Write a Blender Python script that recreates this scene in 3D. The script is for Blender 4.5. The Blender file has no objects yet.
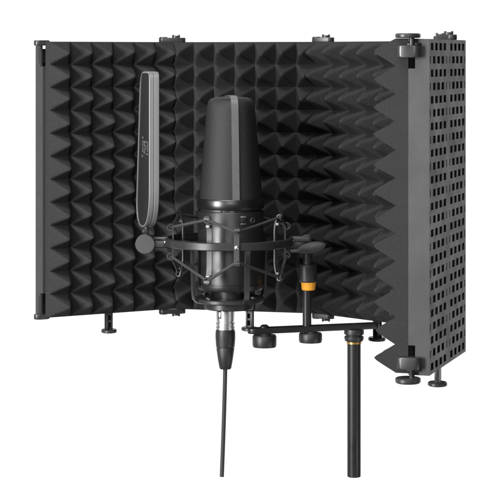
import bpy, bmesh, math, random
from mathutils import Vector, Matrix
random.seed(7)
R = math.radians
U = 0.28            # metres per shield height; all shapes below are written in shield heights
F = 2000.0          # focal length in photo pixels
D0 = 7.0            # distance camera - scene origin, in shield heights
ZC = 1.489          # camera height above the foot of the stand pole
HOR = 57.0

scene = bpy.context.scene
COL = scene.collection

def at(x, y, d):    # a photo pixel at a chosen real distance d -> point in the place
    s = F / d
    return Vector(((x - 250) / s, d - D0, ZC - (y - HOR) / s))

# ------------------------------------------------------------------ materials
def mat(name, base, rough=0.5, metal=0.0, bump=0.0, bscale=400.0, var=0.0, spec=0.5, coat=0.0, sheen=0.0):
    m = bpy.data.materials.new(name); m.use_nodes = True
    nt = m.node_tree; b = nt.nodes['Principled BSDF']
    b.inputs['Base Color'].default_value = (*base, 1)
    b.inputs['Roughness'].default_value = rough
    b.inputs['Metallic'].default_value = metal
    b.inputs['Specular IOR Level'].default_value = spec
    b.inputs['Coat Weight'].default_value = coat
    b.inputs['Sheen Weight'].default_value = sheen
    tc = nt.nodes.new('ShaderNodeTexCoord')
    nz = nt.nodes.new('ShaderNodeTexNoise'); nz.inputs['Scale'].default_value = bscale
    nz.inputs['Detail'].default_value = 4; nz.inputs['Roughness'].default_value = 0.65
    nt.links.new(tc.outputs['Object'], nz.inputs['Vector'])
    # faint handling wear: the gloss drifts a little over the surface
    n2 = nt.nodes.new('ShaderNodeTexNoise'); n2.inputs['Scale'].default_value = 45; n2.inputs['Detail'].default_value = 5
    nt.links.new(tc.outputs['Object'], n2.inputs['Vector'])
    m2 = nt.nodes.new('ShaderNodeMapRange'); m2.inputs['From Min'].default_value = 0.3; m2.inputs['From Max'].default_value = 0.7
    m2.inputs['To Min'].default_value = max(rough - 0.07, 0.05); m2.inputs['To Max'].default_value = min(rough + 0.09, 1)
    nt.links.new(n2.outputs['Fac'], m2.inputs['Value']); nt.links.new(m2.outputs['Result'], b.inputs['Roughness'])
    if bump > 0:
        bp = nt.nodes.new('ShaderNodeBump'); bp.inputs['Strength'].default_value = bump
        bp.inputs['Distance'].default_value = 0.001
        nt.links.new(nz.outputs['Fac'], bp.inputs['Height'])
        nt.links.new(bp.outputs['Normal'], b.inputs['Normal'])
    if var > 0:
        mp = nt.nodes.new('ShaderNodeMapRange')
        mp.inputs['From Min'].default_value = 0.3; mp.inputs['From Max'].default_value = 0.7
        mp.inputs['To Min'].default_value = 1 - var; mp.inputs['To Max'].default_value = 1 + var
        nt.links.new(nz.outputs['Fac'], mp.inputs['Value'])
        mx = nt.nodes.new('ShaderNodeVectorMath'); mx.operation = 'SCALE'
        mx.inputs[0].default_value = base
        nt.links.new(mp.outputs['Result'], mx.inputs['Scale'])
        nt.links.new(mx.outputs['Vector'], b.inputs['Base Color'])
    return m

M = {}
M['foam'] = mat('foam', (0.034, 0.034, 0.035), 0.95, bump=0.6, bscale=1100, var=0.45, spec=0.25)
M['coat'] = mat('powder_coated_steel', (0.041, 0.041, 0.0425), 0.48, metal=0.0, bump=0.3, bscale=1700, var=0.16)
M['hinge'] = mat('hinge_metal', (0.055, 0.055, 0.057), 0.33, metal=0.35, bump=0.05, bscale=2500)
M['plastic'] = mat('black_plastic', (0.022, 0.022, 0.023), 0.42, bump=0.08, bscale=2600, var=0.1)
M['gloss'] = mat('black_gloss_metal', (0.032, 0.032, 0.033), 0.36, metal=0.5, bump=0.02, bscale=1500)
M['body'] = mat('satin_black_metal', (0.062, 0.062, 0.063), 0.38, metal=0.8, bump=0.04, bscale=2600)
M['band'] = mat('dark_steel_band', (0.085, 0.085, 0.087), 0.32, metal=0.9, bump=0.02, bscale=2000)
M['strip'] = mat('grey_metal_strip', (0.19, 0.19, 0.195), 0.38, metal=0.6, bump=0.03, bscale=2200, var=0.05)
M['clip'] = mat('clip_metal', (0.085, 0.085, 0.085), 0.5, metal=0.25)
M['chrome'] = mat('bright_nickel', (0.9, 0.9, 0.91), 0.36, metal=1.0)
M['cord'] = mat('elastic_cord', (0.05, 0.05, 0.05), 0.8, bump=0.4, bscale=3000, var=0.25)
M['cable'] = mat('rubber_cable', (0.028, 0.028, 0.029), 0.5, bump=0.05, bscale=1500)
M['grey'] = mat('grey_plastic', (0.065, 0.065, 0.067), 0.5, bump=0.06, bscale=2600, var=0.06)
M['ring'] = mat('shock_ring_plastic', (0.030, 0.030, 0.031), 0.36, bump=0.06, bscale=2600, var=0.08)
M['popframe'] = mat('pop_filter_frame', (0.23, 0.23, 0.235), 0.42, metal=0.2, bump=0.04, bscale=2600, var=0.05)
M['orange'] = mat('orange_ring', (0.92, 0.40, 0.03), 0.34, bump=0.05, bscale=900, var=0.12)
M['brass'] = mat('brass_ring', (0.80, 0.47, 0.14), 0.25, metal=0.8)
M['print'] = mat('pale_print', (0.11, 0.11, 0.11), 0.6)

def mesh_mat(name, base, hole, ku, kz, rough=0.5, metal=0.3, cyl=True, strength=0.6):
    """woven wire mesh: dark openings between the wires, from the object's own coordinates"""
    m = bpy.data.materials.new(name); m.use_nodes = True
    nt = m.node_tree; b = nt.nodes['Principled BSDF']; L = nt.links.new
    def math_(op, a, c=None):
        n = nt.nodes.new('ShaderNodeMath'); n.operation = op
        for i, v in enumerate((a, c)):
            if v is None: continue
            if isinstance(v, (int, float)): n.inputs[i].default_value = v
            else: L(v, n.inputs[i])
        return n.outputs[0]
    tc = nt.nodes.new('ShaderNodeTexCoord'); sx = nt.nodes.new('ShaderNodeSeparateXYZ')
    L(tc.outputs['Object'], sx.inputs[0])
    if cyl: u = math_('MULTIPLY', math_('ARCTAN2', sx.outputs[0], sx.outputs[1]), ku)
    else: u = math_('MULTIPLY', sx.outputs[1], ku)
    v = math_('MULTIPLY', sx.outputs[2], kz)
    a = math_('SINE', math_('ADD', u, v)); c = math_('SINE', math_('SUBTRACT', u, v))
    h = math_('MAXIMUM', math_('ABSOLUTE', a), math_('ABSOLUTE', c))
    mp = nt.nodes.new('ShaderNodeMapRange')
    mp.inputs['From Min'].default_value = 0.45; mp.inputs['From Max'].default_value = 0.95
    L(h, mp.inputs['Value'])
    mx = nt.nodes.new('ShaderNodeMix'); mx.data_type = 'RGBA'
    mx.inputs['A'].default_value = (*hole, 1); mx.inputs['B'].default_value = (*base, 1)
    L(mp.outputs['Result'], mx.inputs['Factor']); L(mx.outputs['Result'], b.inputs['Base Color'])
    bp = nt.nodes.new('ShaderNodeBump'); bp.inputs['Strength'].default_value = strength
    bp.inputs['Distance'].default_value = 0.0006
    L(h, bp.inputs['Height']); L(bp.outputs['Normal'], b.inputs['Normal'])
    b.inputs['Roughness'].default_value = rough; b.inputs['Metallic'].default_value = metal
    return m
M['grille'] = mesh_mat('grille_wire_mesh', (0.036, 0.036, 0.037), (0.006, 0.006, 0.006), 48, 1600)
M['popmesh'] = mesh_mat('pop_filter_wire_mesh', (0.026, 0.026, 0.027), (0.008, 0.008, 0.008), 2600, 2600, cyl=False)

# ------------------------------------------------------------------ mesh builder (units: shield heights)
class MB:
    def __init__(self): self.bm = bmesh.new()
    def _add(self, verts, faces):
        vs = [self.bm.verts.new(v) for v in verts]
        for f in faces:
            try: self.bm.faces.new([vs[i] for i in f])
            except ValueError: pass
        return vs
    def box(self, c, size, rot=None, bevel=0.0, seg=2):
        t = bmesh.new(); bmesh.ops.create_cube(t, size=1.0)
        for v in t.verts: v.co = Vector((v.co.x*size[0], v.co.y*size[1], v.co.z*size[2]))
        if bevel > 0: bmesh.ops.bevel(t, geom=list(t.edges), offset=bevel, segments=seg, affect='EDGES', profile=0.5)
        Mx = (rot.to_4x4() if rot is not None else Matrix.Identity(4)); Mx = Matrix.Translation(Vector(c)) @ Mx
        t.transform(Mx); self._merge(t); return self
    def _merge(self, t):
        t.verts.index_update()
        self._add([v.co.copy() for v in t.verts], [[v.index for v in f.verts] for f in t.faces]); t.free()
    def lathe(self, prof, c=(0, 0, 0), n=48, axis=None, knurl=None):
        """prof: (radius, height) from one end to the other, about a z axis through c (or along axis)"""
        c = Vector(c); q = Vector((0, 0, 1)).rotation_difference(Vector(axis)).to_matrix() if axis is not None else Matrix.Identity(3)
        vs = []; rows = []
        for r, z in prof:
            if r <= 1e-6: rows.append([len(vs)]); vs.append(c + q @ Vector((0, 0, z))); continue
            row = []
            for k in range(n):
                a = 2*math.pi*k/n
                rr = r
                if knurl and knurl[0] <= z <= knurl[1]: rr = r*(1 - knurl[2]*(k % 2))
                row.append(len(vs)); vs.append(c + q @ Vector((rr*math.cos(a), rr*math.sin(a), z)))
            rows.append(row)
        fs = []
        for a, b in zip(rows, rows[1:]):
            if len(a) == 1 and len(b) == 1: continue
            for k in range(n):
                k2 = (k+1) % n
                if len(a) == 1: fs.append((a[0], b[k2], b[k]))
                elif len(b) == 1: fs.append((a[k], a[k2], b[0]))
                else: fs.append((a[k], a[k2], b[k2], b[k]))
        if len(rows[0]) > 1: fs.append(tuple(reversed(rows[0])))
        if len(rows[-1]) > 1: fs.append(tuple(rows[-1]))
        self._add(vs, fs); return self
    def tube(self, pts, r, n=10, closed=False):
        pts = [Vector(p) for p in pts]; N = len(pts); vs = []; prev = None
        for i, p in enumerate(pts):
            if closed: t = pts[(i+1) % N] - pts[i-1]
            else: t = pts[min(i+1, N-1)] - pts[max(i-1, 0)]
            t.normalize()
            if prev is None:
                up = Vector((0, 0, 1)) if abs(t.z) < 0.9 else Vector((1, 0, 0)); a = t.cross(up).normalized()
            else: a = (prev - t*prev.dot(t)).normalized()
            prev = a; b = t.cross(a)
            rr = r[i] if isinstance(r, (list, tuple)) else r
            for k in range(n):
                w = 2*math.pi*k/n; vs.append(p + a*math.cos(w)*rr + b*math.sin(w)*rr)
        fs = []
        for i in range(N if closed else N-1):
            j = (i+1) % N
            for k in range(n):
                k2 = (k+1) % n; fs.append((i*n+k, i*n+k2, j*n+k2, j*n+k))
        if not closed: fs += [tuple(reversed(range(n))), tuple(range((N-1)*n, N*n))]
        self._add(vs, fs); return self
    def ribbon(self, pts, side, w, t):
        """flat strap of width w (along side) and thickness t following pts"""
        pts = [Vector(p) for p in pts]; side = Vector(side).normalized(); vs = []; N = len(pts)
        for i, p in enumerate(pts):
            d = (pts[min(i+1, N-1)] - pts[max(i-1, 0)]).normalized(); nn = d.cross(side).normalized()
            for a, b in ((-1, -1), (1, -1), (1, 1), (-1, 1)): vs.append(p + side*a*w/2 + nn*b*t/2)
        fs = []
        for i in range(N-1):
            for k in range(4):
                k2 = (k+1) % 4; fs.append((i*4+k, i*4+k2, i*4+4+k2, i*4+4+k))
        fs += [(3, 2, 1, 0), tuple(range(4*N-4, 4*N))]
        self._add(vs, fs); return self
    def prism(self, poly, o, ex, ey, ez, h0, h1, bevel=0.0):
        """polygon poly in the plane (o, ex, ey), pushed along ez from h0 to h1"""
        o, ex, ey, ez = map(Vector, (o, ex, ey, ez)); n = len(poly)
        t = bmesh.new()
        a = [t.verts.new(o + ex*x + ey*y + ez*h0) for x, y in poly]
        b = [t.verts.new(o + ex*x + ey*y + ez*h1) for x, y in poly]
        fa = t.faces.new(list(reversed(a))); fb = t.faces.new(b)
        for i in range(n): t.faces.new((a[i], a[(i+1) % n], b[(i+1) % n], b[i]))
        if bevel > 0:
            bmesh.ops.bevel(t, geom=list(set(fa.edges) | set(fb.edges)), offset=bevel, segments=2, affect='EDGES', profile=0.5)
        self._merge(t); return self
    def build(self, name, m, parent=None, origin=(0, 0, 0), smooth=35):
        o_ = Vector(origin)
        for v in self.bm.verts: v.co = (v.co - o_)*U
        bmesh.ops.recalc_face_normals(self.bm, faces=list(self.bm.faces))
        me = bpy.data.meshes.new(name); self.bm.to_mesh(me); self.bm.free()
        me.materials.append(M[m])
        me.shade_smooth(); me.set_sharp_from_angle(angle=R(smooth))
        ob = bpy.data.objects.new(name, me); COL.objects.link(ob)
        if parent is not None: ob.parent = parent
        return ob

def stadium(x0, x1, r, n=10):
    p = []
    for k in range(n+1): a = -math.pi/2 + math.pi*k/n; p.append((x1 + r*math.cos(a), r*math.sin(a)))
    for k in range(n+1): a = math.pi/2 + math.pi*k/n; p.append((x0 + r*math.cos(a), r*math.sin(a)))
    return p

class Thing:
    def __init__(self, name, label, cat, o):
        self.o = Vector(o); self.e = bpy.data.objects.new(name, None); COL.objects.link(self.e)
        self.e.location = self.o*U; self.e.empty_display_size = 0.02
        self.e['label'] = label; self.e['category'] = cat
    def part(self, mb, name, m, parent=None, smooth=35):
        return mb.build(name, m, parent or self.e, self.o, smooth)

# ================================================================== the acoustic shield
W0 = 0.54; T = 0.064
ZTOP = ZC + 0.0537; ZBOT = ZTOP - 1.0
shield = Thing('acoustic_shield', 'black folding five-panel acoustic shield lined with pyramid foam, curved behind the microphone', 'acoustic shield', (0, 0, ZBOT))

def tray_mesh():
    """one panel's steel tray: slotted back sheet, bent lips round it; x = width, -y = inner side, z = height"""
    mb = MB(); th = 0.007; ts = 0.0018; yb = T - ts/2                     # y of the back sheet (outer side is +y)
    rows = 25; pz = 0.0398; hh = 0.0222; ztop = 1 - 0.0225
    zs = [ztop - k*pz for k in range(rows)]
    def strip(x0, x1, z0, z1): mb.box(((x0+x1)/2, yb, (z0+z1)/2), (x1-x0, ts, z1-z0))
    prev = 1.0
    for k, zc in enumerate(zs):
        strip(0, W0, zc + hh/2, prev); prev = zc - hh/2
        holes = []
        for g in (0, 1):
            g0 = 0.010 if g == 0 else W0/2 + 0.018; gw = W0/2 - 0.028; p = gw/4; hw = p*0.60
            if k % 2 == 0: holes += [(g0 + (i+.5)*p - hw/2, g0 + (i+.5)*p + hw/2) for i in range(4)]
            else:
                holes += [(g0 + i*p - hw/2, g0 + i*p + hw/2) for i in (1, 2, 3)]
                holes += [(g0, g0 + hw*.30), (g0 + gw - hw*.30, g0 + gw)]
        holes.sort(); x = 0.0
        for a, b in holes: strip(x, a, zc - hh/2, zc + hh/2); x = b
        strip(x, W0, zc - hh/2, zc + hh/2)
    strip(0, W0, 0, prev)
    # lips at top and bottom, butted against the back sheet
    for z in (th/2, 1 - th/2): mb.box((W0/2, (T - ts)/2, z), (W0, T - ts, th))
    # end lips with a notch at each corner for the hinge knuckle and a narrow return flange
    nz = 0.088
    for x, sgn in ((0.004, 1), (W0 - 0.004, -1)):
        mb.box((x, (T - ts + 0.021)/2, 0.5), (0.008, T - ts - 0.021, 1 - 2*th))
        mb.box((x, 0.0105, 0.5), (0.008, 0.021, 1 - 2*nz))
        mb.box((x + sgn*0.0135, 0.003, 0.5), (0.019, 0.006, 1 - 2*nz))
    # centre post behind the slots, screwed to the sheet
    return mb
def foot_mesh():
    """a slotted post on a disc, origin at the post's top"""
    mb = MB()
    for s in (-1, 1): mb.box((s*0.0095, 0, -0.0325), (0.0065, 0.014, 0.065), bevel=0.001)
    for z in (-0.057, -0.030, -0.004): mb.box((0, 0, z), (0.0125, 0.011, 0.008))
    mb.box((0, 0.008, -0.033), (0.030, 0.0016, 0.064))
    mb.lathe([(0, 0), (0.026, 0), (0.030, 0.003), (0.030, 0.010), (0.027, 0.0135), (0, 0.0135)], (0, 0, -0.0725), 32)
    return mb
def strap_mesh():
    """flat strap behind the slots, down the middle of the panel"""
    return MB().box((W0/2, 0.0608, 0.5), (0.046, 0.002, 0.97))
def foam_mesh(x0, x1, cols, start=0.0, seed=1, p=0.091, base=0.033, e=1.14):
    """pyramid foam slab; cols may end on half a cell (the cut end then shows the zigzag)"""
    rnd = random.Random(seed); N = 12; rows = 12; z0, z1 = 0.004, 1.002
    back = 0.0006
    nu = int(round(cols*N)); nv = rows*N
    amp = {}
    bm = bmesh.new(); g = []
    for j in range(nv+1):
        row = []
        for i in range(nu+1):
            cu = start + i/N; cv = j/N
            ci, cj = min(int(cu), int(start+cols-1e-6)), min(int(cv), rows-1)
            fu, fv = cu - ci, cv - cj
            a, b = abs(2*fu-1), abs(2*fv-1); m = (a**11 + b**11)**(1/11)
            key = (ci, cj)
            if key not in amp: amp[key] = (1 + rnd.uniform(-.07, .05), rnd.uniform(-.006, .006), rnd.uniform(-.006, .006))
            k, du, dv = amp[key]
            h = (1.0 - math.sqrt(min(m, 1.0)**2 + 0.012) + 0.006)/0.897
            h = max(h, 0.0)**e
            if i in (0, nu): du = 0.0
            x = x0 + (x1-x0)*i/nu + du*h; z = z0 + (z1-z0)*j/nv + dv*h
            row.append(bm.verts.new((x, -(base + p*k*h), z)))
        g.append(row)
    for j in range(nv):
        for i in range(nu):
            cu = (start*N + i + .5)/N % 1.0; cv = (j + .5)/N % 1.0
            a, b, c, d = g[j][i], g[j][i+1], g[j+1][i+1], g[j+1][i]
            if (cu - .5)*(cv - .5) > 0: bm.faces.new((a, b, c)); bm.faces.new((a, c, d))
            else: bm.faces.new((a, b, d)); bm.faces.new((b, c, d))
    # side walls and back
    rim = [g[0][i] for i in range(nu+1)] + [g[j][nu] for j in range(1, nv+1)] + [g[nv][i] for i in range(nu-1, -1, -1)] + [g[j][0] for j in range(nv-1, 0, -1)]
    bk = [bm.verts.new((v.co.x, -back, v.co.z)) for v in rim]
    n = len(rim)
    for i in range(n): bm.faces.new((rim[i], rim[(i+1) % n], bk[(i+1) % n], bk[i]))
    bm.faces.new(list(reversed(bk)))
    mb = MB(); mb.bm.free(); mb.bm = bm
    return mb

def dir2(a, b):
    v = Vector((b[0]-a[0], b[1]-a[1])); return v.normalized(), v.length
def px(x, s): return Vector(((x - 250)/s, F/s))
# hinge lines in plan (X, distance); the first three panels are measured along their foam
P0 = px(47.3, 277); P1 = px(173.5, 267.5); P2 = px(316, 272.5); P3 = px(435, 289)
Ef = Vector((0.6935, 6.43)); En = px(429.3, 337)
frames = []
def frame(a, b, off):       # off: move the panel outwards by this much
    u, w = dir2(a, b); inn = Vector((u.y, -u.x)); return (a - inn*off, u, inn, w)
fr = [frame(P0, P1, 0.04), frame(P1, P2, 0.04), frame(P2, P3, 0.04), None, frame(Ef, En, -T)]
c_end = fr[2][0] + fr[2][1]*fr[2][3]; e_beg = fr[4][0]
u_, w_ = dir2(c_end, e_beg); g_ = 0.02
fr[3] = frame(c_end + u_*g_, e_beg - u_*g_, -0.035)
def ppt(i, u, n, z):        # panel coordinates -> place (n: towards the inner side)
    o, ud, inn, w = fr[i]; v = o + ud*u + inn*n
    return Vector((v.x, v.y - D0, z))

foams = [(0.020, 1.018, 6, 0.0), (-0.005, 1.005, 7, 0.0), (-0.018, 0.99, 7, 0.0), (0.14, 0.97, 6, 0.0), (0.0, 0.998, 6.5, 0.0)]
tray0 = foot0 = None
for i, (o, ud, inn, w) in enumerate(fr):
    if tray0 is None:
        tray = tray_mesh().build('panel', 'coat'); foot = foot_mesh().build('foot', 'hinge'); strap = strap_mesh().build('strap', 'hinge'); tray0, foot0, strap0 = tray, foot, strap
    else:
        tray = tray0.copy(); COL.objects.link(tray); foot = foot0.copy(); COL.objects.link(foot); strap = strap0.copy(); COL.objects.link(strap)
    tray.parent = shield.e
    tray.location = (o.x*U, (o.y - D0)*U, 0); tray.rotation_euler = (0, 0, math.atan2(ud.y, ud.x)); tray.scale = (w/W0, 1, 1)
    foot.parent = tray; strap.parent = tray
    fu, fy = ((W0/2 + .012, .004), (W0/2 + .009, .004), (W0/2 - .024, .004), (W0/2, .03), (W0/2, .030))[i]
    foot.location = (fu*U, fy*U, 0)
    a, b, cols, st = foams[i]
    fm = foam_mesh(a*W0, b*W0, cols, st, seed=10+i, **(dict(p=0.067, base=0.038, e=1.0) if i == 4 else {})).build('foam', 'foam', tray, smooth=75)

# hinges: link plates above and below each fold, with two pivot screws
def hinge(i, j, zside):
    a = ppt(i, fr[i][3] - 0.011, -0.020, 0); b = ppt(j, 0.011, -0.020, 0)
    L = (b - a).length; ex = (b - a).normalized(); ey = Vector((-ex.y, ex.x, 0)); ez = Vector((0, 0, zside))
    z = ZTOP if zside > 0 else ZBOT
    o = Vector((a.x, a.y, z))
    h = shield.part(MB().prism(stadium(0.0, L, 0.0175), o, ex, ey, ez, 0.0015, 0.0185, 0.002), 'hinge', 'hinge')
    for q, hgt in ((0.0, 0.004), (L*0.72, 0.0105)):
        mb = MB(); c = o + ex*q + ez*0.0185
        mb.lathe([(0.015, 0), (0.015, hgt*.6), (0.012, hgt*.75), (0.008, hgt*.75), (0.007, hgt*.3), (0, hgt*.3)], c, 24, axis=ez)
        if hgt > .01:
            for s in (-1, 1): mb.lathe([(0.0042, 0), (0.0042, 0.0100), (0.003, 0.0112), (0, 0.0112)], c + Vector((s*0.011, 0, 0)), 12, axis=ez)
        shield.part(mb, 'screw', 'hinge', h)
for i in range(4):
    for zs in (1, -1): hinge(i, i+1, zs)
# free ends: knuckle block in the notch and a disc-headed thumb screw
for zs in (1, -1):
    z = ZTOP if zs > 0 else ZBOT; ez = Vector((0, 0, zs))
    u, inn = fr[4][1], fr[4][2]
    c = ppt(4, fr[4][3] + 0.012, -0.004, z)
    nn = Vector((inn.x, inn.y, 0)); uu = Vector((u.x, u.y, 0))
    k = shield.part(MB().prism(stadium(-0.018, 0.018, 0.018), c, nn, uu, ez, -0.055, -0.019, 0.003), 'knuckle', 'hinge')
    k2 = MB().prism(stadium(-0.022, 0.0, 0.013), c - uu*0.012, nn, uu, ez, -0.019, -0.012, 0.002)
    shield.part(k2, 'knuckle_washer', 'plastic', k)
    c2 = c - nn*0.010
    tb = MB().lathe([(0.008, -0.020), (0.008, 0.003)], c2, 20, axis=ez)
    cd = c + nn*0.002
    tb.lathe([(0, 0.003), (0.034, 0.003), (0.038, 0.006), (0.038, 0.013), (0.035, 0.0165), (0, 0.0165)] if zs > 0 else
             [(0, 0.006), (0.034, 0.006), (0.038, 0.009), (0.038, 0.018), (0.035, 0.022), (0, 0.022)], cd, 36, axis=ez)
    if zs < 0: tb.lathe([(0.008, -0.02), (0.008, 0.007)], c2, 20, axis=ez)
    shield.part(tb, 'thumb_screw', 'hinge', k)
    # far left end
    c = ppt(0, 0.004, -0.022, z); u, inn = fr[0][1], fr[0][2]
    nn = Vector((inn.x, inn.y, 0)); uu = Vector((u.x, u.y, 0))
    k = shield.part(MB().prism(stadium(-0.012, 0.016, 0.016), c, uu, nn, ez, -0.012, 0.007, 0.003), 'knuckle', 'hinge')
    zb = (-0.075, -0.024) if zs > 0 else (-0.075, -0.003)
    pb = ppt(0, 0.016, -0.034, z + zs*(zb[0] + zb[1])/2)
    shield.part(MB().box(pb, (0.034, 0.006, zb[1] - zb[0]), rot=Matrix.Rotation(math.atan2(u.y, u.x), 3, 'Z')), 'tab', 'plastic', k)
    shield.part(MB().lathe([(0.0065, -0.085), (0.0065, -0.012)], ppt(0, 0.006, -0.030, z), 16, axis=ez), 'thumb_screw', 'plastic', k)

# ================================================================== mounting bar, its knobs and upright
DB = 7.09                      # distance of the stand pole
def barpt(x, y=None, dy=0.0):  # the bar runs from under the middle panel towards the microphone
    t = (378 - x)/(378 - 250); d = 7.125 - 0.145*t
    p = at(x, HOR, d); return Vector((p.x, p.y, ZC - 0.956 + dy))
b0, b1 = barpt(254), barpt(373)
bx = (b1 - b0); blen = Vector((bx.x, bx.y, 0)).length; bx.normalize(); by = Vector((-bx.y, bx.x, 0))
bar = Thing('mounting_bar', 'flat black mounting bar with knobs, bolted under the shield on top of the stand pole', 'mounting bar', barpt(320))
bar.part(MB().prism(stadium(0, blen, 0.022), b0, bx, by, (0, 0, 1), -0.0095, 0.0095, 0.0025), 'bar', 'gloss')
def knob_prof(r, h): return [(0, 0), (r*.55, 0), (r*.6, -.004), (r*.93, -.005), (r, -.010), (r, -h+.008), (r*.95, -h), (0, -h)]
kb = barpt(264.5); kb.z = ZC - 0.967
k1 = bar.part(MB().lathe(list(knob_prof(0.042, 0.047)), kb, 72, knurl=(-.045, -.012, .012)), 'knob', 'plastic')
bar.part(MB().lathe([(0.016, 0), (0.016, 0.004), (0.009, 0.010), (0, 0.0105)], barpt(264.5, dy=0.0095), 20), 'bolt', 'gloss')
kc = barpt(310.5); kc.z = ZC - 0.967
bar.part(MB().lathe(list(knob_prof(0.041, 0.038)), kc, 72, knurl=(-.037, -.012, .012)), 'knob', 'plastic')
pc = barpt(307); dpc = pc.y + D0; sp = F/dpc
def zy(y, s): return ZC - (y - HOR)/s
up = bar.part(MB().lathe([(0.0155, pc.z + 0.0095), (0.0155, zy(288.5, sp))], (pc.x, pc.y, 0), 32), 'upright', 'gloss')
zr0, zr1 = zy(290, sp), zy(281.5, sp)
bar.part(MB().lathe([(0.0165, zr0), (0.022, zr0), (0.024, zr0+.003), (0.0265, zr1-.004), (0.0255, zr1), (0.0165, zr1)], (pc.x + .010/2, pc.y, 0), 48, knurl=(zr0+.002, zr1-.002, .03)), 'collar', 'orange', smooth=4)

# ================================================================== stand
st = barpt(354); ss = F/(st.y + D0)
stand = Thing('mic_stand', 'slim black stand pole with a brass ring, rising to the mounting bar', 'mic stand', (st.x, st.y, 0))
c0 = (st.x, st.y, 0)
stand.part(MB().lathe([(0, 0.0), (0.0225, 0.0), (0.0240, 0.002), (0.0240, zy(343, ss))], c0, 48), 'pole', 'gloss')
stand.part(MB().lathe([(0.0245, zy(343.6, ss)), (0.0268, zy(343.4, ss)), (0.0268, zy(341.6, ss)), (0.0245, zy(341.2, ss))], c0, 48), 'ring', 'brass')
zt = ZC - 0.956 - 0.0095
stand.part(MB().lathe([(0.026, zy(341.4, ss)), (0.032, zy(340.6, ss)), (0.0345, zy(338, ss)), (0.034, zy(336.4, ss)), (0.029, zy(335.6, ss)), (0.029, zy(334.8, ss)),
                       (0.035, zy(334, ss)), (0.0355, zy(331, ss)), (0.034, zt), (0, zt)], c0, 60, knurl=(zy(340, ss), zy(336.5, ss), .012)), 'clutch', 'plastic')
stand.part(MB().lathe([(0.0135, ZC - 0.946), (0.0135, ZBOT - 0.0005)], c0, 24), 'stud', 'gloss')

# ================================================================== microphone
DM = 6.97; SM = F/DM
MX, MY = (230.7 - 250)/SM, DM - D0
def mz(y): return ZC - (y - HOR)/SM
def q(v): return v/SM
mic = Thing('microphone', 'large black studio condenser microphone with tapered mesh grille, upright in the shock mount', 'microphone', (MX, MY, mz(308)))
cm = (MX, MY, 0)
gprof = [(31.4, 198), (31.0, 190), (29.5, 172), (27.7, 150), (25.9, 128), (24.5, 112), (23.8, 106), (22.5, 101.6), (20.2, 98.8), (16.0, 97.4), (9, 96.6), (0, 96.4)]
gr = mic.part(MB().lathe([(q(r), mz(y)) for r, y in gprof], cm, 96), 'grille', 'grille')
# trim strip over the grille
ang = R(10); tdir = Vector((math.sin(ang), -math.cos(ang), 0)); sdir = Vector((math.cos(ang), math.sin(ang), 0))
path = [Vector((MX, MY, 0)) + tdir*q(r + .5) + Vector((0, 0, mz(y) + q(.5)*(1 if y < 100 else 0))) for r, y in gprof]
path += [Vector((MX, MY, 0)) - tdir*q(r + .5) + Vector((0, 0, mz(y) + q(.5)*(1 if y < 100 else 0))) for r, y in reversed(gprof[:-1])]
mic.part(MB().ribbon(path, sdir, q(7.0), q(1.6)), 'trim_strip', 'strip')
mic.part(MB().lathe([(q(29), mz(198.4)), (q(32.9), mz(198.0)), (q(33.4), mz(198.8)), (q(33.4), mz(207.2)), (q(32.9), mz(208)), (q(29), mz(208.2))], cm, 96), 'band', 'band')
mic.part(MB().lathe([(q(30.4), mz(212.4)), (q(30.4), mz(208.1))], cm, 96), 'groove_ring', 'plastic')
bprof = [(30.3, 210.2), (32.3, 210.4), (32.8, 211.2), (32.8, 281.6), (32.2, 281.9), (32.2, 282.7), (32.8, 283), (32.8, 287.2), (32, 288.6), (18, 288.8), (17, 297), (0, 297)]
bd = mic.part(MB().lathe([(q(r), mz(y)) for r, y in bprof], cm, 96), 'body', 'body')
def on_body(deg, y, r=32.8):
    a = R(deg); n = Vector((math.sin(a), -math.cos(a), 0)); return Vector((MX, MY, mz(y))) + n*q(r), n, Vector((math.cos(a), math.sin(a), 0))
for yy in (217, 224):
    p, n, s = on_body(23, yy - 2.5); mic.part(MB().box(p + n*q(.3), (q(5.5), q(1.4), q(1.5)), rot=Matrix.Rotation(R(23), 3, 'Z'), bevel=q(.3)), 'switch_bar', 'chrome', bd)
p, n, s = on_body(23, 218); mic.part(MB().box(p - n*q(.2), (q(4.6), q(1.6), q(4.2)), rot=Matrix.Rotation(R(23), 3, 'Z'), bevel=q(.4)), 'switch', 'plastic', bd)
p, n, s = on_body(42, 218.5); mic.part(MB().lathe([(0, q(.2)), (q(1.2), q(.2)), (q(1.6), q(.9)), (q(2.6), q(1.1)), (q(3.2), q(.6)), (q(3.2), -q(1))], p, 28, axis=n), 'dial', 'hinge', bd)
p, n, s = on_body(-22, 208.7, 32.9)
for dg in (-21, 4):
    p, n, s = on_body(dg, 209.4, 31.0); mic.part(MB().box(p, (q(4.6), q(1.2), q(1.7)), rot=Matrix.Rotation(R(dg), 3, 'Z'), bevel=q(.2)), 'seam_tab', 'clip', bd)

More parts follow.
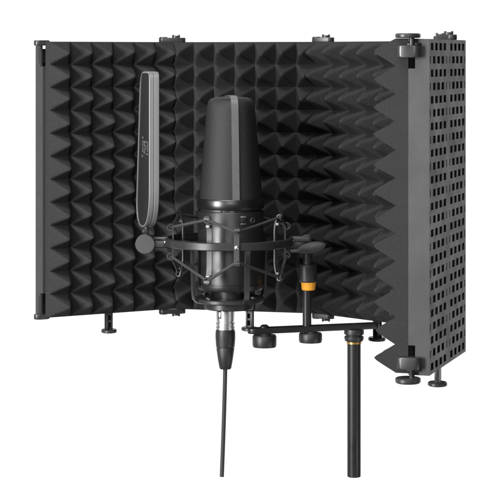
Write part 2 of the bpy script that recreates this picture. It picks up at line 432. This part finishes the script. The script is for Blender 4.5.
# ================================================================== shock mount
RX, RY = (229 - 250)/SM, MY
smt = Thing('shock_mount', 'black spider shock mount with elastic cords zigzagging between its ring and clips', 'shock mount', (RX, RY, mz(309)))
def cyl(deg, r, y):
    a = R(deg); return Vector((RX + q(r)*math.sin(a), RY - q(r)*math.cos(a), mz(y)))
def rad(deg): a = R(deg); return Vector((math.sin(a), -math.cos(a), 0))
def tang(deg): a = R(deg); return Vector((math.cos(a), math.sin(a), 0))
cr = (RX, RY, 0)
def ringprof(ro, ri, y0, y1, b=.9): return [(q(ri), mz(y0)), (q(ro-b), mz(y0)), (q(ro), mz(y0+b)), (q(ro), mz(y1-b)), (q(ro-b), mz(y1)), (q(ri), mz(y1)), (q(ri), mz(y0))]
def ring_mb(*a, **k):
    mb = MB(); pr = ringprof(*a, **k); n = 120; vs = []; fs = []; m = len(pr) - 1
    for kk in range(n):
        an = 2*math.pi*kk/n
        for r, z in pr[:-1]: vs.append(Vector((RX + r*math.cos(an), RY + r*math.sin(an), z)))
    for kk in range(n):
        for i in range(m):
            fs.append((kk*m+i, ((kk+1) % n)*m+i, ((kk+1) % n)*m+(i+1) % m, kk*m+(i+1) % m))
    mb._add(vs, fs); return mb
smt.part(ring_mb(64.3, 60.0, 237.3, 245.3), 'outer_ring', 'ring')
smt.part(ring_mb(48.5, 45.5, 239, 244), 'inner_ring', 'ring')
# basket: base plate with four flat arms
smt.part(MB().lathe([(0, mz(297)), (q(34), mz(297)), (q(35), mz(297.8)), (q(35), mz(300.6)), (q(34), mz(301.6)), (q(25), mz(301.9)), (q(25), mz(307.6)), (q(24), mz(308.6)), (0, mz(308.6))], cr, 64), 'base', 'ring')
for dg in (-63, 27, 117, 207):
    pts = [cyl(dg, 45.5, 241.5), cyl(dg, 42.5, 241.8), cyl(dg, 41, 244), cyl(dg, 40.6, 255), cyl(dg, 39.8, 285), cyl(dg, 39.2, 293), cyl(dg, 38.2, 297), cyl(dg, 36, 299.2), cyl(dg, 34, 299.4)]
    smt.part(MB().ribbon(pts, tang(dg), q(5.0), q(2.4)), 'arm', 'ring')
    smt.part(MB().box(cyl(dg+24, 31.5, 296), (q(5), q(3), q(2.2)), rot=Matrix.Rotation(R(dg+24), 3, 'Z') @ Matrix.Rotation(R(18), 3, 'Y'), bevel=q(.5)), 'glint_block', 'clip')  # added blocks standing in for bright reflections under the body
LONG = (-22, 68, 158, 248); SHORT = (7, 97, 187, 277)
for dg in LONG:
    pts = [cyl(dg, 56.5, 215.8), cyl(dg, 56.8, 213.9), cyl(dg, 55, 212.9), cyl(dg, 53, 213.6), cyl(dg, 52.2, 217), cyl(dg, 50.5, 222), cyl(dg, 49.6, 228), cyl(dg, 49.6, 262), cyl(dg, 50.5, 268), cyl(dg, 52.2, 274), cyl(dg, 53, 277.4), cyl(dg, 55, 278.1), cyl(dg, 56.8, 277.1), cyl(dg, 56.5, 275.2)]
    cl = smt.part(MB().ribbon(pts, tang(dg), q(5.4), q(1.3)), 'inner_clip', 'clip')
    for yk in (222.5, 271.5): smt.part(MB().box(cyl(dg, 52.6, yk), (q(4.6), q(3.4), q(3.0)), rot=Matrix.Rotation(R(dg), 3, 'Z'), bevel=q(.6)), 'clip_stop', 'strip', cl)
DR = {7: 0.0, 187: 0.0, 97: -8.8, 277: -8.8}       # the side clips sit on the inside of the ring
for dg in SHORT:
    e = DR[dg]
    pts = [cyl(dg, 67.3+e, 226.2), cyl(dg, 68.4+e, 225.2), cyl(dg, 67.8+e, 223.6), cyl(dg, 66+e, 223.4), cyl(dg, 65.2+e, 225.5), cyl(dg, 65.1+e, 232), cyl(dg, 65.1+e, 250), cyl(dg, 65.2+e, 256.6), cyl(dg, 66+e, 258.8), cyl(dg, 67.8+e, 258.6), cyl(dg, 68.4+e, 257), cyl(dg, 67.3+e, 256)]
    cl = smt.part(MB().ribbon(pts, tang(dg), q(5.2), q(1.2)), 'outer_clip', 'clip')
    if e: smt.part(MB().box(cyl(dg, 58.4, 241.3), (q(3), q(5.0), q(4)), rot=Matrix.Rotation(R(dg - 90), 3, 'Z'), bevel=q(.4)), 'spacer', 'ring', cl)
    smt.part(MB().lathe([(q(2.0), -q(.2)), (q(1.9), q(.9)), (q(1.2), q(1.3)), (0, q(1.4))], cyl(dg, 65.6 if not e else 64.2, 241.6), 20, axis=rad(dg)), 'rivet', 'chrome', cl)
def bez(a, b, sag, n=8):
    out = []
    for k in range(n): t = k/n; p = a.lerp(b, t); p.z -= sag*math.sin(math.pi*t); out.append(p)
    return out
for yl, ys, nm in ((215.6, 226.6, 1), (275.4, 255.6, -1)):
    nodes = []
    for dl, ds in zip(LONG, SHORT): nodes += [cyl(dl, 55, yl), cyl(ds, 66.8 + DR[ds], ys)]
    pts = []
    for a, b in zip(nodes, nodes[1:] + nodes[:1]): pts += bez(a, b, 0.0006*nm)
    mb = MB().tube(pts, q(1.45), 10, closed=True)
    for i, dg in enumerate(LONG):              # knotted loops at the clip ends
        c = cyl(dg, 55.6, yl); a_, b_ = tang(dg), Vector((0, 0, 1))
        mb.tube([c + (a_*math.cos(w*math.pi/8) + b_*math.sin(w*math.pi/8))*q(3.1) + rad(dg)*q(.5) for w in range(16)], q(.95), 8, closed=True)
    for i, dg in enumerate((277, 97)):
        c = cyl(dg, 67 + DR[dg], ys); a_, b_ = Vector((1, 0, 0)), Vector((0, 0, 1))
        mb.tube([c + (a_*math.cos(w*math.pi/8) + b_*math.sin(w*math.pi/8))*q(3.2) - Vector((0, q(2), 0)) for w in range(16)], q(.95), 8, closed=True)
    smt.part(mb, 'elastic_cord', 'cord')
# swivel on the right: fork, wing knob, neck, threaded sleeve
dS = dpc; sS = sp
def sz(y): return ZC - (y - HOR)/sS
xr = RX + q(63.5)
for y0, y1, m_ in ((237.2, 242.4, 'clip'), (249.8, 253.2, 'clip')):
    smt.part(MB().box(((xr + pc.x)/2, (RY + pc.y)/2, (mz(y0) + mz(y1))/2), (pc.x - xr + q(4), q(9), mz(y0) - mz(y1)), bevel=q(.8)), 'fork', m_)
smt.part(MB().box(((xr + pc.x)/2 - q(1), (RY + pc.y)/2, mz(246)), (pc.x - xr, q(5), q(7.4)), bevel=q(.8)), 'fork_web', 'ring')
smt.part(MB().lathe([(q(4.5), mz(249)), (q(4.8), mz(240)), (q(4.2), mz(237)), (q(2), mz(236.4)), (0, mz(236.3))], (pc.x, pc.y, 0), 28), 'swivel_head', 'clip')
lens = [(-14.2, -2.0), (-12.5, .6), (-8.5, 3.0), (-3, 5.0), (3, 6.1), (7, 6.2), (11.5, 5.2), (14.4, 3.6), (14.8, 2.2), (12.5, -.8), (8.5, -3.6), (3, -5.6), (-3, -6.3), (-8, -6.0), (-12, -4.6)]
ko = Vector((pc.x + q(3.6), RY - q(5), mz(247)))
kn = smt.part(MB().prism([(q(a), q(b)) for a, b in lens], ko, (1, 0, 0), (0, 0, 1), (0, -1, 0), -q(2.6), q(2.6), q(.9)), 'wing_knob', 'ring')
smt.part(MB().lathe([(q(3), -q(8)), (q(3), q(3))], ko + Vector((0, q(3), 0)), 20, axis=(0, -1, 0)), 'knob_bolt', 'clip', kn)
smt.part(MB().lathe([(q(4.9), sz(265)), (q(4.9), sz(248.5))], (pc.x + q(.8), pc.y, 0), 28), 'neck', 'ring')
smt.part(MB().lathe([(q(5), sz(282)), (q(8.4), sz(281.8)), (q(9.2), sz(280.6)), (q(9.3), sz(266)), (q(8.6), sz(264.3)), (q(5), sz(264))], (pc.x + q(.9), pc.y, 0), 72, knurl=(sz(280.5), sz(266.5), .03)), 'sleeve', 'ring', smooth=4)
# left: clamp block that carries the pop filter
xl = RX - q(64)
smt.part(MB().box((xl - q(5), RY, mz(238.2)), (q(16), q(10), q(3.2)), bevel=q(.7)), 'clamp_cheek', 'strip')
smt.part(MB().box((xl - q(5), RY, mz(243.6)), (q(16), q(7), q(7.0)), bevel=q(.7)), 'clamp_block', 'popframe')
smt.part(MB().box((xl - q(5), RY, mz(248.9)), (q(16), q(10), q(3.2)), bevel=q(.7)), 'clamp_cheek', 'grey')

# ================================================================== pop filter
DP = DM - 0.03; SPF = F/DP
pop = Thing('pop_filter', 'tall narrow pop filter with grey rim, seen almost edge-on left of the microphone', 'pop filter', at(145.5, 244, DP))
th = R(13.6)
pz_ = Vector((0, 0, 1)); pu = Vector((-math.sin(th), math.cos(th), 0))      # pu: from the near edge to the far edge
pn = Vector((-math.cos(th), -math.sin(th), 0))                               # normal of the face seen (left, towards the camera)
near = at(149.2, HOR, DP - 0.125); near.z = ZC
def yz(y): return -(y - HOR)/SPF
def rounded(poly, radii, n=8):
    out = []; N = len(poly)
    for i in range(N):
        p = Vector(poly[i]); a = (Vector(poly[i-1]) - p); b = (Vector(poly[(i+1) % N]) - p); r = radii[i]
        a.normalize(); b.normalize(); p1, p2 = p + a*r, p + b*r
        for k in range(n+1):
            t = k/n; out.append(tuple(p1*(1-t)**2 + p*2*t*(1-t) + p2*t*t))
    return out
yT, yB = yz(71.5), yz(227.5)
out_ = rounded([(0, yB), (0.262, yB), (0.172, yT), (0, yT)], [0.150, 0.105, 0.06, 0.030])
def inset(poly, d):
    N = len(poly); res = []; cx = sum(p[0] for p in poly)/N; cy = sum(p[1] for p in poly)/N
    for i in range(N):
        a, b = Vector(poly[i-1]), Vector(poly[(i+1) % N]); t = (b - a).normalized(); n = Vector((-t.y, t.x)); res.append((poly[i][0] + n.x*d, poly[i][1] + n.y*d))
    return res
TP = 0.0355
def frame_mb():
    mb = MB(); prof = [(0.0, 0.0015), (0.0012, 0.0), (0.0012, 0.0)]
    # cross-section (inset, along -pn): outer band with a shallow groove in the middle
    sec = [(0.0055, 0.0), (0.002, 0.0), (0.0, 0.002), (0.0, 0.015), (0.0016, 0.0163), (0.0016, 0.0187), (0.0, 0.020), (0.0, TP-.002), (0.002, TP), (0.0055, TP)]
    loops = []
    vs = []; N = len(out_)
    for ins, w in sec:
        for x, z in inset(out_, ins): vs.append(near + pu*x + pz_*z - pn*w)
    fs = []; m = len(sec)
    for i in range(m):
        j = (i+1) % m
        for k in range(N): k2 = (k+1) % N; fs.append((i*N+k, i*N+k2, j*N+k2, j*N+k))
    mb._add(vs, fs); return mb
pop.part(frame_mb(), 'frame', 'popframe', smooth=40)
mp_ = inset(out_, 0.005)
msh = pop.part(MB().prism(mp_, near, pu, pz_, -pn, 0.0035, 0.006), 'wire_mesh', 'popmesh')
pop.part(MB().prism(mp_, near, pu, pz_, -pn, TP - .006, TP - .0035), 'wire_mesh', 'popmesh')
# worn printed emblem on the mesh
em = MB(); eo = near + pu*0.085
def stroke(x, y, w, h): em.prism([(x-w/2, -h/2), (x+w/2, -h/2), (x+w/2, h/2), (x-w/2, h/2)], eo + pz_*yz(y), pu, pz_, pn, -0.0034, -0.0026)
for x, y, w, h in ((.052, 137.6, .020, .008), (.000, 141.3, .080, .005), (-.038, 146.5, .012, .030), (.020, 144.2, .014, .016), (.052, 143.6, .012, .018), (.010, 149, .030, .006),
                   (.052, 149.6, .014, .018), (.022, 152, .020, .010), (-.030, 153.3, .030, .006), (.06, 156.2, .018, .008), (-.004, 146.3, .012, .010)): stroke(x, y, w, h)
pop.part(em, 'emblem', 'print')
pc_ = at(145.5, 243.6, DP)
pop.part(MB().lathe([(0.0065, 0), (0.0065, 0.055)], at(146.4, 239, DP), 16), 'stem', 'clip')
pop.part(MB().box(at(145.8, 231.2, DP), (q(6), q(7), q(4)), bevel=q(.8)), 'stem_collar', 'plastic')
pop.part(MB().lathe([(0, q(8)), (q(9.0), q(8)), (q(9.8), q(7.2)), (q(9.8), -q(3)), (q(9.2), -q(4)), (0, -q(4))], pc_, 48, axis=(0, -1, 0)), 'clamp_knob', 'grey')

# ================================================================== cable
PXX = (225.4 - 250)/SM
cab = Thing('mic_cable', 'black microphone cable hanging from a silver and black plug below the microphone', 'cable', (PXX, MY, mz(477)))
cp = (PXX, MY, 0)
sh = cab.part(MB().lathe([(q(r), mz(y)) for r, y in ((8.6, 308.7), (9.1, 309), (9.1, 320.6), (8.5, 321.2), (8.5, 322.4), (9.4, 322.8), (9.4, 325), (8.9, 325.4), (8.9, 326.4), (9.5, 326.8), (9.5, 329.2), (8, 329.4))], cp, 64), 'plug_shell', 'chrome')
an = R(-38); nl = Vector((math.sin(an), -math.cos(an), 0))
lo = Vector((PXX, MY, mz(314))) + nl*q(9.0)
cab.part(MB().box(lo, (q(4.2), q(1.2), q(7.6)), rot=Matrix.Rotation(an, 3, 'Z'), bevel=q(.5)), 'latch_rim', 'plastic', sh)
cab.part(MB().box(lo + nl*q(.4), (q(2.8), q(1.2), q(5.8)), rot=Matrix.Rotation(an, 3, 'Z'), bevel=q(.5)), 'latch', 'chrome', sh)
cab.part(MB().lathe([(q(r), mz(y)) for r, y in ((8.5, 329.3), (9.4, 329.6), (9.9, 333), (9.9, 338), (9.3, 346.6), (8.7, 347.2), (8.7, 347.8), (9.0, 348.4), (7.4, 360), (6.0, 367.6), (5.4, 368.8), (2.3, 369.2), (0, 369.2))], cp, 72, knurl=(mz(346), mz(330), .02)), 'plug_sleeve', 'plastic')
pts = []
for k in range(25):
    t = k/24; y = 368 + (477 - 368)*t
    pts.append(Vector(((225.2 - 3.4*t**1.25 - 250)/SM, MY + q(2)*math.sin(t*2.4), mz(y))))
cab.part(MB().tube(pts, q(2.1), 16), 'cord', 'cable')

# ================================================================== camera, light
cam = bpy.data.cameras.new('camera'); co = bpy.data.objects.new('camera', cam); COL.objects.link(co)
co.location = (0, -D0*U, ZC*U); co.rotation_euler = (R(90), 0, 0)
cam.sensor_width = 36; cam.lens = F/500*36; cam.shift_y = -(250 - HOR)/500
cam.clip_start = 0.05; cam.clip_end = 100
scene.camera = co

w = bpy.data.worlds.new('World'); scene.world = w; w.use_nodes = True
nt = w.node_tree; bg = nt.nodes['Background']
# a studio: evenly lit white backdrop all round the far side, dim room behind the camera
tc = nt.nodes.new('ShaderNodeTexCoord'); sx = nt.nodes.new('ShaderNodeSeparateXYZ')
nt.links.new(tc.outputs['Generated'], sx.inputs[0])
mr = nt.nodes.new('ShaderNodeMapRange'); mr.interpolation_type = 'SMOOTHSTEP'
mr.inputs['From Min'].default_value = 0.3; mr.inputs['From Max'].default_value = 0.75
mr.inputs['To Min'].default_value = 0.05; mr.inputs['To Max'].default_value = 1.0
nt.links.new(sx.outputs['Y'], mr.inputs['Value'])
nt.links.new(mr.outputs['Result'], bg.inputs['Color'])
bg.inputs['Strength'].default_value = 1.03

def area(name, loc, target, size, sy, power):
    l = bpy.data.lights.new(name, 'AREA'); l.shape = 'RECTANGLE'; l.size = size; l.size_y = sy; l.energy = power
    o = bpy.data.objects.new(name, l); COL.objects.link(o); o.location = loc
    o.rotation_euler = (Vector(target) - Vector(loc)).to_track_quat('-Z', 'Y').to_euler()
    return o
area('top_softbox', (-0.25, -0.75, 1.35), (0, 0, 0.28), 0.8, 0.5, 13)
area('left_softbox', (-1.45, -1.35, 0.42), (0, 0, 0.28), 0.55, 1.1, 58)
area('front_softbox', (-0.05, -2.6, 0.95), (0.0, 0, 0.28), 1.0, 0.9, 13)
area('low_bounce_fill', (0.95, -0.55, -0.35), (0.17, -0.1, 0.2), 0.5, 0.5, 2.5)  # added fill, stands in for white floor bounce on the right panel

scene.render.engine = 'CYCLES'
scene.view_settings.view_transform = 'Standard'; scene.view_settings.look = 'None'
scene.view_settings.exposure = 0; scene.view_settings.gamma = 1
